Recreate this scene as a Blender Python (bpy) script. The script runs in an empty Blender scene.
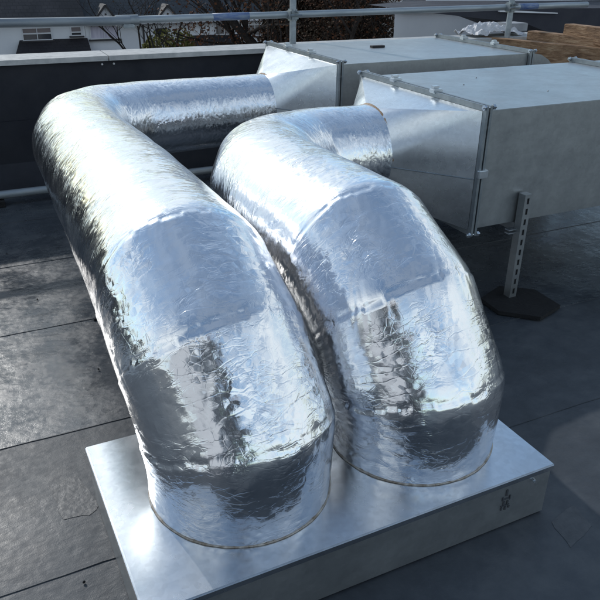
import bpy, bmesh, math, random
from mathutils import Vector, Matrix, noise
random.seed(7)
R = math.radians
S = bpy.context.scene
COL = S.collection

# ------------------------------------------------------------------ camera
F_PX, PITCH, ROLL, YAW, CZ = 706.19, -0.4592, 0.0150, -0.4646, 1.5104
cy, sy, cp, sp = math.cos(YAW), math.sin(YAW), math.cos(PITCH), math.sin(PITCH)
FW = Vector((-sy*cp, cy*cp, sp)); RT = Vector((cy, sy, 0)); UP = RT.cross(FW)
cr, sr = math.cos(ROLL), math.sin(ROLL)
RT, UP = cr*RT + sr*UP, -sr*RT + cr*UP
cam = bpy.data.cameras.new('camera'); co = bpy.data.objects.new('camera', cam); COL.objects.link(co)
m = Matrix((RT, UP, -FW)).transposed().to_4x4(); m.translation = Vector((0, 0, CZ)); co.matrix_world = m
cam.sensor_width = 36; cam.lens = 36*F_PX/600; cam.clip_end = 3000; cam.clip_start = 0.02
S.camera = co

def at(u, v, y):
    """point of the plane Y=y seen in direction (u,v): used once to lay out the far houses"""
    d = FW + (u-300)/F_PX*RT - (v-300)/F_PX*UP
    return Vector((0, 0, CZ)) + d*(y/d.y)

# ------------------------------------------------------------------ materials
def mat(name, col, rough=.6, metal=0, spec=None):
    m = bpy.data.materials.new(name); m.use_nodes = True
    b = m.node_tree.nodes['Principled BSDF']
    b.inputs['Base Color'].default_value = (*col, 1); b.inputs['Roughness'].default_value = rough
    b.inputs['Metallic'].default_value = metal
    if spec is not None: b.inputs['Specular IOR Level'].default_value = spec
    return m
class G:
    """small node helper"""
    def __init__(s, m): s.m = m; s.t = m.node_tree; s.b = s.t.nodes['Principled BSDF']
    def n(s, typ, **k):
        x = s.t.nodes.new(typ)
        for a, v in k.items():
            if a.startswith('i_'): x.inputs[a[2:].replace('_', ' ')].default_value = v
            else: setattr(x, a, v)
        return x
    def l(s, a, b): s.t.links.new(a, b)
    def coord(s, kind='Object', scale=(1, 1, 1), rot=(0, 0, 0)):
        c = s.n('ShaderNodeTexCoord'); mp = s.n('ShaderNodeMapping'); s.l(c.outputs[kind], mp.inputs[0])
        mp.inputs['Scale'].default_value = scale; mp.inputs['Rotation'].default_value = rot
        return mp.outputs[0]
    def noise(s, vec, scale, detail=4, rough=.55, dist=0):
        x = s.n('ShaderNodeTexNoise'); s.l(vec, x.inputs['Vector']); x.inputs['Scale'].default_value = scale
        x.inputs['Detail'].default_value = detail; x.inputs['Roughness'].default_value = rough
        x.inputs['Distortion'].default_value = dist; return x.outputs['Fac']
    def ramp(s, fac, stops):
        r = s.n('ShaderNodeValToRGB'); s.l(fac, r.inputs[0]); e = r.color_ramp.elements
        while len(e) < len(stops): e.new(.5)
        for q, (p, c) in zip(e, stops):
            q.position = p; q.color = (*c, 1) if isinstance(c, tuple) else (c, c, c, 1)
        return r.outputs[0]
    def math(s, op, a, b=None):
        x = s.n('ShaderNodeMath', operation=op)
        for i, v in enumerate((a, b)):
            if v is None: continue
            if isinstance(v, (int, float)): x.inputs[i].default_value = v
            else: s.l(v, x.inputs[i])
        return x.outputs[0]
    def bump(s, h, dist, strength=1, prev=None):
        x = s.n('ShaderNodeBump'); s.l(h, x.inputs['Height']); x.inputs['Distance'].default_value = dist
        x.inputs['Strength'].default_value = strength
        if prev: s.l(prev, x.inputs['Normal'])
        return x.outputs[0]

def noisy(name, c1, c2, rough=(.5, .7), metal=0, scale=6, stretch=(1, 1, 1), bump=0, bscale=60, detail=6, kind='Object'):
    m = mat(name, c1, .5, metal); g = G(m); v = g.coord(kind, stretch)
    f = g.noise(v, scale, detail, .6)
    g.l(g.ramp(f, [(.3, c1), (.7, c2)]), g.b.inputs['Base Color'])
    f2 = g.noise(v, scale*2.3, 5)
    g.l(g.ramp(f2, [(.3, rough[0]), (.7, rough[1])]), g.b.inputs['Roughness'])
    if bump:
        g.l(g.bump(g.noise(v, bscale, 5), bump), g.b.inputs['Normal'])
    return m

# crinkled aluminium foil -------------------------------------------------
foil = mat('aluminium_foil', (.86, .87, .89), .2, 1); g = G(foil)
uv = g.coord('UV')
warp = g.n('ShaderNodeTexNoise'); g.l(uv, warp.inputs['Vector']); warp.inputs['Scale'].default_value = 7; warp.inputs['Detail'].default_value = 3
mx = g.n('ShaderNodeMix', data_type='VECTOR'); mx.inputs['Factor'].default_value = .035
g.l(uv, mx.inputs['A']); g.l(warp.outputs['Color'], mx.inputs['B']); wv = mx.outputs['Result']
def mapped(vec, scale, rot):
    mp = g.n('ShaderNodeMapping'); g.l(vec, mp.inputs[0]); mp.inputs['Scale'].default_value = scale; mp.inputs['Rotation'].default_value = (0, 0, rot); return mp.outputs[0]
def vor(vec, scale, feature='DISTANCE_TO_EDGE'):
    x = g.n('ShaderNodeTexVoronoi', feature=feature); g.l(vec, x.inputs['Vector']); x.inputs['Scale'].default_value = scale; return x.outputs['Distance']
ca = mapped(wv, (1.0, .22, 1), .32)      # long creases round the duct
cb = mapped(wv, (1, .7, 1), -.5)
v1 = vor(ca, 34); v2 = vor(cb, 62)
h1 = g.math('MINIMUM', v1, .045); h2 = g.math('MINIMUM', v2, .05)
n1 = g.noise(ca, 30, 4, .55, .8); n2 = g.noise(uv, 120, 3, .5)
ridge = g.math('ABSOLUTE', g.math('SUBTRACT', n1, .5)); ridge = g.math('MINIMUM', ridge, .035)
bmask = g.ramp(g.noise(uv, 6, 3), [(.40, .12), (.60, 1.)])
bmask2 = g.ramp(g.noise(mapped(uv, (1, 1, 1), 1.1), 9, 3), [(.42, .12), (.62, 1.)])
def facets(vec, scale, k, mask, base):
    """flat little panes of foil: every voronoi cell gets its own slight tilt"""
    x = g.n('ShaderNodeTexVoronoi', feature='F1'); g.l(vec, x.inputs['Vector']); x.inputs['Scale'].default_value = scale
    sb = g.n('ShaderNodeVectorMath', operation='SUBTRACT'); g.l(x.outputs['Color'], sb.inputs[0]); sb.inputs[1].default_value = (.5, .5, .5)
    sc = g.n('ShaderNodeVectorMath', operation='SCALE'); g.l(sb.outputs[0], sc.inputs[0]); g.l(g.math('MULTIPLY', mask, k), sc.inputs['Scale'])
    ad = g.n('ShaderNodeVectorMath', operation='ADD'); g.l(base, ad.inputs[0]); g.l(sc.outputs[0], ad.inputs[1])
    nz = g.n('ShaderNodeVectorMath', operation='NORMALIZE'); g.l(ad.outputs[0], nz.inputs[0]); return nz.outputs[0]
nb = g.bump(g.math('MULTIPLY', h1, bmask), .0068, .9)
nb = g.bump(g.math('MULTIPLY', h2, bmask2), .0040, .9, nb)
nb = g.bump(g.math('MULTIPLY', ridge, bmask2), .014, .8, nb)
nb = g.bump(g.noise(ca, 16, 3, .5), .0028, .7, nb)
nb = facets(mapped(wv, (1.0, .35, 1), .25), 44, .11, bmask2, nb)
nb = facets(mapped(wv, (1.0, .45, 1), -.35), 110, .14, bmask, nb)
nb = g.bump(n2, .00035, .6, nb)
g.l(nb, g.b.inputs['Normal'])
g.l(g.ramp(g.noise(uv, 10, 4), [(.3, .12), (.7, .23)]), g.b.inputs['Roughness'])

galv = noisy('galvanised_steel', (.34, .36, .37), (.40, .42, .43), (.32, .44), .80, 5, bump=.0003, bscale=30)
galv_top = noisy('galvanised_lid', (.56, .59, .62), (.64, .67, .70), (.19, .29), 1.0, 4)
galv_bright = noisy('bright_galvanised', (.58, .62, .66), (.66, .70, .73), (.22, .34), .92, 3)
def spangle(m, amt, scale=70):
    g = G(m); src = g.b.inputs['Base Color'].links[0].from_socket
    x = g.n('ShaderNodeTexVoronoi', feature='F1'); g.l(g.coord('Object'), x.inputs['Vector']); x.inputs['Scale'].default_value = scale
    hs = g.n('ShaderNodeSeparateXYZ'); g.l(x.outputs['Color'], hs.inputs[0])
    st = g.noise(g.coord('Object', (1, 1, 5)), 4, 7, .7)
    k = g.math('ADD', g.math('ADD', g.math('MULTIPLY', hs.outputs[0], amt), g.math('MULTIPLY', st, .35)), 1-amt/2-.175)
    mu = g.n('ShaderNodeVectorMath', operation='SCALE'); g.l(src, mu.inputs[0]); g.l(k, mu.inputs['Scale']); g.l(mu.outputs[0], g.b.inputs['Base Color'])
for m_ in (galv, galv_top, galv_bright): spangle(m_, .10)
steel_dark = noisy('weathered_steel', (.20, .23, .25), (.30, .33, .35), (.40, .6), .7, 20)
tube_m = noisy('scaffold_tube_steel', (.24, .28, .31), (.40, .44, .47), (.4, .6), .5, 8, stretch=(.4, 3, 3))
tube_old = noisy('old_scaffold_tube', (.16, .19, .22), (.28, .31, .33), (.45, .65), .4, 8, stretch=(.4, 3, 3))
blue_tape = noisy('blue_tape', (.02, .07, .26), (.22, .28, .36), (.4, .6), 0, 26, stretch=(.5, 2, 2))
bead = noisy('brown_sealant', (.20, .15, .10), (.55, .52, .48), (.5, .8), 0, 60)
black = mat('black_and_painted_shade', (.012, .012, .014), .7)  # black parts, also the painted shade inside the strut channels
rubber = noisy('black_rubber', (.006, .006, .007), (.011, .011, .012), (.85, .95), 0, 20, bump=.003, bscale=60)
stamp = mat('stamp_ink', (.05, .055, .065), .7)
brown_tape = noisy('brown_tape', (.20, .12, .06), (.34, .22, .13), (.5, .7), 0, 40)

# roofing felt
felt = mat('roofing_felt', (.07, .072, .078), .5, 0, .85); g = G(felt); oc = g.coord('Object')
f1 = g.noise(oc, 1.6, 6, .6); f2 = g.noise(oc, 9, 6, .65)
mixf = g.math('ADD', g.math('MULTIPLY', f1, .55), g.math('MULTIPLY', f2, .45))
g.l(g.ramp(mixf, [(.33, (.032, .037, .044)), (.50, (.056, .064, .074)), (.70, (.100, .108, .115))]), g.b.inputs['Base Color'])
rr_ = g.ramp(g.math('ADD', g.math('MULTIPLY', g.noise(oc, 3.2, 5, .6), .6), g.math('MULTIPLY', g.noise(oc, 40, 4), .4)), [(.38, .22), (.60, .42)])
sx_ = g.n('ShaderNodeSeparateXYZ'); g.l(oc, sx_.inputs[0])
old = g.math('LESS_THAN', sx_.outputs['Y'], 2.139)          # the strips in front are older, duller felt
damp = g.math('MULTIPLY', g.math('SUBTRACT', 1.0, old), g.ramp(g.noise(g.coord('Object', (1, .6, 1)), 5.5, 6, .65), [(.42, 0.), (.58, .13)]))
g.l(g.math('SUBTRACT', g.math('ADD', rr_, g.math('MULTIPLY', old, .14)), damp), g.b.inputs['Roughness'])
g.l(g.math('SUBTRACT', .85, g.math('MULTIPLY', old, .50)), g.b.inputs['Specular IOR Level'])
nb = g.bump(g.noise(oc, 3.0, 4, .5, .3), .012, .6)
nb = g.bump(g.noise(g.coord('Object', (1, 2, 1)), 14, 5, .6), .0022, .8, nb)
nb = g.bump(g.noise(oc, 26, 3, .5), .0009, .8, nb)
nb = g.bump(g.noise(oc, 300, 3), .0004, .8, nb)
g.l(nb, g.b.inputs['Normal'])
membrane = noisy('dark_membrane', (.006, .008, .014), (.012, .015, .024), (.6, .8), 0, 2.5, bump=.004, bscale=8)
coping_m = noisy('coping_stone', (.32, .33, .33), (.50, .50, .49), (.55, .8), 0, 14, bump=.002, bscale=80, detail=9)
render_w = noisy('painted_render', (.60, .62, .66), (.70, .72, .75), (.8, .9), 0, .6)
render_g = noisy('grey_render', (.48, .49, .52), (.55, .56, .59), (.8, .9), 0, .5)
white_paint = mat('white_paint', (.6, .61, .64), .5)
bargeboard = mat('dark_bargeboard', (.03, .028, .03), .6)
glass = mat('window_glass', (.03, .035, .045), .08, 0, .8)
blind = mat('brown_blind', (.20, .17, .17), .8)
curtain = noisy('net_curtain', (.42, .40, .50), (.60, .58, .66), (.8, .9), 0, 3, stretch=(4, 1, .3))
def tiles(name, c1, c2, rot=0):
    m = mat(name, c1, .7); g = G(m); v = g.coord('Object')
    b = g.n('ShaderNodeTexBrick'); g.l(v, b.inputs['Vector']); b.inputs['Scale'].default_value = 1
    b.inputs['Color1'].default_value = (*c1, 1); b.inputs['Color2'].default_value = (*c2, 1); b.inputs['Mortar'].default_value = (c1[0]*.7, c1[1]*.7, c1[2]*.7, 1)
    b.inputs['Brick Width'].default_value = .28; b.inputs['Row Height'].default_value = .2; b.inputs['Mortar Size'].default_value = .014
    mixn = g.n('ShaderNodeMix', data_type='RGBA', blend_type='MULTIPLY'); mixn.inputs['Factor'].default_value = 1
    g.l(b.outputs['Color'], mixn.inputs['A']); g.l(g.ramp(g.noise(v, .7, 6), [(.3, .55), (.7, 1.25)]), mixn.inputs['B'])
    g.l(mixn.outputs['Result'], g.b.inputs['Base Color']); g.l(g.bump(b.outputs['Fac'], .02), g.b.inputs['Normal']); return m
slate_a = tiles('brown_roof_tiles', (.030, .027, .030), (.040, .036, .038))
slate_b = tiles('blue_grey_roof_tiles', (.030, .036, .045), (.040, .048, .058))
porch_t = tiles('porch_tiles', (.014, .012, .016), (.020, .018, .022))
dark_clad = noisy('dark_sheet_roof', (.012, .014, .026), (.022, .024, .036), (.6, .8), 0, 1)
wood = mat('rough_sawn_timber', (.3, .19, .1), .8); g = G(wood); v = g.coord('Object', (14, 2.2, 14))
g.l(g.ramp(g.math('ADD', g.math('MULTIPLY', g.noise(v, 3, 7, .65, .8), .7), g.math('MULTIPLY', g.noise(g.coord('Object'), 9, 4), .3)), [(.34, (.10, .05, .026)), (.5, (.28, .165, .09)), (.66, (.46, .32, .20))]), g.b.inputs['Base Color'])
g.l(g.bump(g.noise(g.coord(), 70, 5, .7), .003, 1, g.bump(g.noise(v, 8, 6), .010)), g.b.inputs['Normal'])
plastic = mat('white_plastic', (.55, .55, .57), .5); g = G(plastic); g.l(g.bump(g.noise(g.coord(), 30, 4), .02), g.b.inputs['Normal'])
concrete = noisy('concrete', (.22, .23, .25), (.32, .33, .35), (.7, .9), 0, 12, bump=.003)
bark = noisy('bark', (.022, .019, .018), (.05, .042, .038), (.8, .95), 0, 14, bump=.01)
twig = 0
leaf_brown = noisy('russet_leaves', (.022, .014, .010), (.11, .042, .018), (.7, .9), 0, 1.5)
leaf_dark = noisy('dark_leaves', (.020, .016, .012), (.075, .050, .032), (.7, .9), 0, 1.5)
leaf_olive = noisy('olive_leaves', (.07, .07, .018), (.16, .145, .04), (.7, .9), 0, 3)
for m_ in (leaf_brown, leaf_dark, leaf_olive, bark): m_.node_tree.nodes['Principled BSDF'].inputs['Specular IOR Level'].default_value = .12
asphalt = noisy('asphalt', (.04, .04, .042), (.06, .06, .062), (.8, .9), 0, .8)
cloth = noisy('dark_cloth', (.008, .009, .012), (.014, .015, .02), (.8, .95), 0, 8)
skin = mat('skin', (.42, .26, .19), .5)
hair = mat('hair', (.03, .02, .015), .6)

# ------------------------------------------------------------------ mesh helpers
def tag(o, label=None, cat=None, group=None, kind=None):
    for k, v in (('label', label), ('category', cat), ('group', group), ('kind', kind)):
        if v: o[k] = v
    return o
def empty(name, loc=(0, 0, 0), rz=0):
    o = bpy.data.objects.new(name, None); COL.objects.link(o); o.location = loc; o.rotation_euler.z = rz
    o.empty_display_size = .1; return o
class MB:
    def __init__(s): s.bm = bmesh.new()
    def box(s, lo, hi, M=None, bev=0):
        lo, hi = Vector(lo), Vector(hi); c = (lo+hi)/2; d = hi-lo
        T = Matrix.Translation(c) @ Matrix.Diagonal((*d, 1))
        if M is not None: T = M @ T
        r = bmesh.ops.create_cube(s.bm, size=1, matrix=T)
        if bev:
            es = {e for v in r['verts'] for e in v.link_edges}
            bmesh.ops.bevel(s.bm, geom=list(es), offset=bev, segments=2, affect='EDGES')
        return s
    def face(s, pts):
        s.bm.faces.new([s.bm.verts.new(p) for p in pts]); return s
    def prism(s, pts, d):
        """closed polygon extruded by vector d"""
        d = Vector(d); a = [s.bm.verts.new(p) for p in pts]; b = [s.bm.verts.new(Vector(p)+d) for p in pts]
        s.bm.faces.new(a); s.bm.faces.new(b[::-1]); n = len(a)
        for i in range(n): s.bm.faces.new((a[i], b[i], b[(i+1) % n], a[(i+1) % n]))
        return s
    def tube(s, pts, rad, seg=12, cap=True):
        pts = [Vector(p) for p in pts]; n = len(pts)
        rads = rad if isinstance(rad, (list, tuple)) else [rad]*n
        rings = []; ref = None
        for i, p in enumerate(pts):
            t = (pts[min(i+1, n-1)]-pts[max(i-1, 0)]).normalized()
            if ref is None: ref = t.orthogonal().normalized()
            ref = (ref - t*ref.dot(t)).normalized(); w = t.cross(ref)
            rings.append([s.bm.verts.new(p + rads[i]*(math.cos(a)*ref + math.sin(a)*w)) for a in (2*math.pi*k/seg for k in range(seg))])
        for a, b in zip(rings, rings[1:]):
            for k in range(seg): s.bm.faces.new((a[k], a[(k+1) % seg], b[(k+1) % seg], b[k]))
        if cap: s.bm.faces.new(rings[0][::-1]); s.bm.faces.new(rings[-1])
        return s
    def build(s, name, material, parent=None, smooth=False, recalc=True):
        if recalc: bmesh.ops.recalc_face_normals(s.bm, faces=s.bm.faces)
        me = bpy.data.meshes.new(name); s.bm.to_mesh(me); s.bm.free()
        o = bpy.data.objects.new(name, me); COL.objects.link(o)
        me.materials.append(material)
        if smooth:
            for p in me.polygons: p.use_smooth = True
            if smooth == 'auto':
                a = 40
                for e in me.edges: pass
                me.set_sharp_from_angle(angle=R(a))
        if parent:
            o.parent = parent; o.matrix_parent_inverse = Matrix.Translation(-parent.location) if False else Matrix()
            if parent.type == 'EMPTY':
                # vertices were given in world space: bring them into the parent's frame
                inv = (Matrix.Translation(parent.location) @ Matrix.Rotation(parent.rotation_euler.z, 4, 'Z')).inverted()
                me.transform(inv)
            elif 'w2l' in parent: me.transform(Matrix([parent['w2l'][i*4:i*4+4] for i in range(4)]))
        return o
def sub_build(mb, name, material, part, smooth=False):
    """child of a mesh part whose own frame is that of its Empty"""
    o = mb.build(name, material, None, smooth); root = part.parent
    if root is not None:
        o.data.transform((Matrix.Translation(root.location) @ Matrix.Rotation(root.rotation_euler.z, 4, 'Z')).inverted())
    o.parent = part; return o

# ================================================================== ROOF
X0, X1, Y0, Y1 = -6.0, 9.0, -7.0, 5.10
mb = MB()
mb.box((X0, Y0, -.30), (X1, 5.12, -.012))
laps = [-7.0, -6.05, -5.1, -4.15, -3.0, -2.1, -1.2, -.35, .55, 1.50, 2.137, 2.95, 3.72, 4.42, 5.10]
nx = 280
for k in range(len(laps)-1):                                   # each strip of felt laps 60 mm over the one in front
    a, b = laps[k], laps[k+1]+.06
    ny = 6; grid = []
    for i in range(nx+1):
        x = X0+(X1-X0)*i/nx; row = []
        wob = .006*noise.noise(Vector((x*2.2, k*3.1, 0)))+.003*noise.noise(Vector((x*9, k*3.1, 4)))
        for j in range(ny+1):
            t = j/ny; y = a + (wob if j == 0 else 0) + (b-a)*t
            z = .0012*(1-t) - .0014*t + .002*noise.noise(Vector((x*1.3, y*1.3, 2)))
            if j == 0: z += .002*abs(noise.noise(Vector((x*4, k, 9))))
            row.append(mb.bm.verts.new((x, y, z)))
        grid.append(row)
    low = [mb.bm.verts.new((r[0].co.x, r[0].co.y, -.008)) for r in grid]
    for i in range(nx):
        mb.bm.faces.new((low[i], low[i+1], grid[i+1][0], grid[i][0]))
        for j in range(ny): mb.bm.faces.new((grid[i][j], grid[i+1][j], grid[i+1][j+1], grid[i][j+1]))
roof = mb.build('flat_roof', felt, None, True); tag(roof, kind='structure')
roof.data.set_sharp_from_angle(angle=R(35))

felt_pale = noisy('worn_felt', (.045, .05, .056), (.085, .09, .097), (.4, .6), 0, 22, bump=.002, bscale=50)
def roofz(x, y):
    for a, b in zip(laps, laps[1:]):
        if a <= y < b: t = (y-a)/(b+.06-a); return .0012*(1-t)-.0014*t+.002*noise.noise(Vector((x*1.3, y*1.3, 2)))
    return 0
def patch(pts, label, name='felt_patch'):
    mb = MB(); out = []
    n = len(pts)
    for i in range(n):
        a, b = Vector(pts[i]), Vector(pts[(i+1) % n])
        for t in range(4):
            p = a.lerp(b, t/4); w = .004
            out.append((p.x+random.uniform(-w, w), p.y+random.uniform(-w, w), roofz(p.x, p.y)+.0004))
    mb.prism(out, (0, 0, .0008)); o = mb.build(name, felt_pale)
    return tag(o, label, 'roof patch')
patch([(.075, 1.885), (.165, 1.90), (.20, 1.73), (.165, 1.70), (.09, 1.715)], 'small torn felt patch on the roof left of the steel plinth')
patch([(1.39, 1.085), (1.50, 1.11), (1.49, 1.02), (1.365, .985)], 'small felt patch on the roof at the right corner of the plinth')
#patch([(1.33, 1.0), (1.345, 1.30), (1.62, 1.42), (1.64, 1.10)], 'broad dark felt patch on the roof right of the plinth')
# lump of bitumen, pebbles
mb = MB()
pts = [(.43+.13*i/8, 2.93+.012*math.sin(i*2.1), .003) for i in range(9)]
mb.tube(pts, [.004, .008, .012, .009, .013, .01, .012, .008, .003], 8)
tag(mb.build('bitumen_ridge', rubber, None, True), 'black ridge of bitumen on the felt left of the left duct', 'bitumen')
for i, (x, y, lab) in enumerate(((.36, 2.50, 'small dark pebble on felt in the shade of the left duct'), (.23, 3.25, 'small dark pebble on the sunlit felt'), (.10, 1.45, 'small pebble on the felt by the plinth'), (.16, 3.9, 'small pebble on the sunlit felt near the wall pipe'))):
    mb = MB(); bmesh.ops.create_icosphere(mb.bm, subdivisions=2, radius=.004, matrix=Matrix.Translation((x, y, .006)))
    for v in mb.bm.verts: v.co += .002*noise.noise_vector(v.co*90)
    tag(mb.build('pebble', rubber, None, True), lab, 'pebble')

# own building under the roof and the street ground
mb = MB(); mb.box((X0, Y0, -6.5), (X1, 5.44, -.302)); o = mb.build('building_body', render_g)
tag(o, kind='structure')
mb = MB(); mb.face([(-400, -400, -6.5), (400, -400, -6.5), (400, 600, -6.5), (-400, 600, -6.5)])
tag(mb.build('street_ground', asphalt), kind='structure')

# ================================================================== PARAPET
XP = 5.05
pw = empty('parapet_wall', (2, 5.1, 0)); tag(pw, 'low parapet wall with dark membrane face and pale coping', 'parapet wall')
mb = MB()
mb.box((X0, 5.10, -.30), (XP, 5.28, .824))
mb.box((X0, 5.075, .0), (XP, 5.099, .47))            # lower membrane lap
mb.prism([(X0, 4.98, .004), (X0, 5.075, .19), (X0, 5.075, .004)], (XP-X0, 0, 0))
mb.build('membrane_face', membrane, pw)
xs = [X0, -3.4, -1.9, -.45, 1.06, 2.56, 4.06, XP+.02]
for a, b in zip(xs, xs[1:]):
    mb = MB(); mb.prism([(a+.003, 5.055, .826), (a+.003, 5.055, .858), (a+.003, 5.32, .862), (a+.003, 5.32, .826)], (b-a-.006, 0, 0))
    mb.build('coping_stone', coping_m, pw)
for x in (1.02, 1.10):
    mb = MB(); bmesh.ops.create_cone(mb.bm, cap_ends=True, segments=10, radius1=.008, radius2=.006, depth=.008, matrix=Matrix.Translation((x, 5.094, .800)) @ Matrix.Rotation(R(90), 4, 'X'))
    mb.build('fixing', white_paint, pw)

# pipe lying along the foot of the wall
mb = MB(); mb.tube([(-4.6, 4.74, .065), (0, 4.79, .068), (2, 4.80, .07), (4.2, 4.80, .068)], .026, 14)
cp_ = mb.build('wall_foot_pipe', tube_m, None, True); tag(cp_, 'grey steel pipe lying along the foot of the parapet', 'pipe')
for x in (-3.5, -1.5, .2, 2.2, 4.0):
    mb = MB(); mb.box((x-.04, 4.73, .004), (x+.04, 4.86, .040)); c = mb.build('pipe_block', rubber); c.parent = cp_

# ================================================================== PLINTH
px, py, PW, PD, PH = .188, 1.125, 1.214, .660, .183
pl = empty('duct_plinth', (px+PW/2, py+PD/2, 0)); tag(pl, 'low wide galvanised steel plinth box carrying both foil ducts', 'plinth')
C1, C2 = (.550, 1.452), (1.105, 1.440)
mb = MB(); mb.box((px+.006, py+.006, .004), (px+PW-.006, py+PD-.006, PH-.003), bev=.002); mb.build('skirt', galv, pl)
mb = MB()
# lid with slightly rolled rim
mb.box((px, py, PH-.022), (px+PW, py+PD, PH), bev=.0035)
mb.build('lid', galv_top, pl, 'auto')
for (x, y, z, r) in ((px+PW-.075, py, PH-.034, 0),):
    mb = MB(); T = Matrix.Translation((x, y+.001, z)) @ Matrix.Rotation(R(90), 4, 'X')
    bmesh.ops.create_cone(mb.bm, cap_ends=True, segments=6, radius1=.007, radius2=.005, depth=.012, matrix=T)
    mb.build('screw', galv_bright, pl)
mb = MB()                                              # smudged ink stamp, strokes only
for i, (x, z, w, h) in enumerate(((0, .030, .006, .022), (-.012, .010, .004, .014), (0, .008, .020, .004), (.014, .009, .004, .016), (-.006, -.006, .006, .012), (.008, -.008, .005, .014),
                                   (0, -.016, .030, .004), (-.012, -.026, .005, .010), (.002, -.027, .006, .012), (.015, -.026, .004, .008))):
    mb.box((1.235+x-w/2, py+.0030, .105+z-h/2), (1.235+x+w/2, py+.0075, .105+z+h/2))
mb.build('ink_stamp', stamp, pl)

# ================================================================== FOIL DUCTS
def sweep(nodes, seams, seed, ds=.006, NA=320, passes=26):
    """gored tube: nodes = [(point, radius)], mitred at every inner node"""
    P = [Vector(n[0]) for n in nodes]; Rr = [n[1] for n in nodes]; N = len(P)
    D = [(P[i+1]-P[i]).normalized() for i in range(N-1)]
    mit = [D[0]] + [(D[i-1]+D[i]).normalized() for i in range(1, N-1)] + [D[-1]]
    u = Vector((1, 0, 0)); u = (u-D[0]*u.dot(D[0])).normalized()
    rings = []; S_ = []; arc = 0
    for i in range(N-1):
        if i: u = D[i-1].rotation_difference(D[i]) @ u
        w = D[i].cross(u); L = (P[i+1]-P[i]).length; n = max(4, int(L/ds))
        for k in range(n + (1 if i == N-2 else 0)):
            t = k/n; c = P[i].lerp(P[i+1], t)
            f = .5-.5*math.cos(math.pi*t); r = Rr[i]*(1-f)+Rr[i+1]*f
            nn = mit[i].lerp(mit[i+1], t).normalized()
            ring = []
            for a in range(NA):
                th = 2*math.pi*a/NA; q = r*(math.cos(th)*u + math.sin(th)*w)
                ring.append(c+q-D[i]*(q.dot(nn)/D[i].dot(nn)))
            rings.append(ring); S_.append(arc+L*t)
        arc += L
    for _ in range(passes):                            # soften the mitres
        new = [rings[0]]
        for i in range(1, len(rings)-1):
            a, b, c = rings[i-1], rings[i], rings[i+1]
            new.append([(a[k]+2*b[k]+c[k])/4 for k in range(NA)])
        new.append(rings[-1]); rings = new
    # relief
    nr = len(rings); out = []
    for i in range(nr):
        row = []; s = S_[i]; edge = min(1, min(s, arc-s)/.05)
        for k in range(NA):
            p = rings[i][k]
            du = rings[min(i+1, nr-1)][k]-rings[max(i-1, 0)][k]; dv = rings[i][(k+1) % NA]-rings[i][k-1]
            nrm = dv.cross(du); nrm = nrm.normalized() if nrm.length > 1e-12 else Vector((0, 0, 1))
            if nrm.dot(p-sum_center(rings[i])) < 0: nrm = -nrm
            th = 2*math.pi*k/NA; q = Vector((math.cos(th), math.sin(th), 0))*.25
            h = .0030*noise.noise(Vector((q.x*7, q.y*7, s*6+seed)))*edge
            # creases running slantwise round the duct
            wv = Vector((q.x*9+seed, q.y*9, s*30+6*noise.noise(Vector((q.x*4, q.y*4, s*3+seed)))))
            rg = abs(noise.noise(wv)); h -= .0020*max(0, 1-rg/.13)*(.35+.65*abs(noise.noise(Vector((q.x*5, q.y*5+seed, s*4)))))
            wv = Vector((q.x*22+seed, q.y*22, s*52)); wv += noise.noise_vector(wv*.4)*1.2
            rg = abs(noise.noise(wv)); h -= .0008*max(0, 1-rg/.16)*(.2+max(0, noise.noise(Vector((q.x*6+seed, q.y*6, s*5))))*2)
            h += .0002*noise.noise(Vector((q.x*70, q.y*70, s*90+seed)))
            for (sq, dep, wd) in seams:
                d = (s-sq+.010*noise.noise(Vector((q.x*12, q.y*12, sq*7))))/wd
                if abs(d) < 9:                          # lapped edge: thickness ends in a little step with a fold line
                    h += dep*(math.exp(d/5) if d < 0 else -.9*math.exp(-d*d/2)) * (.55+.9*abs(noise.noise(Vector((q.x*9, q.y*9, sq*5)))))
            row.append(p+nrm*h)
        out.append(row)
    return out, S_, arc
_cc = {}
def sum_center(ring):
    k = id(ring)
    if k not in _cc: _cc[k] = sum(ring, Vector())/len(ring)
    return _cc[k]
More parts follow.
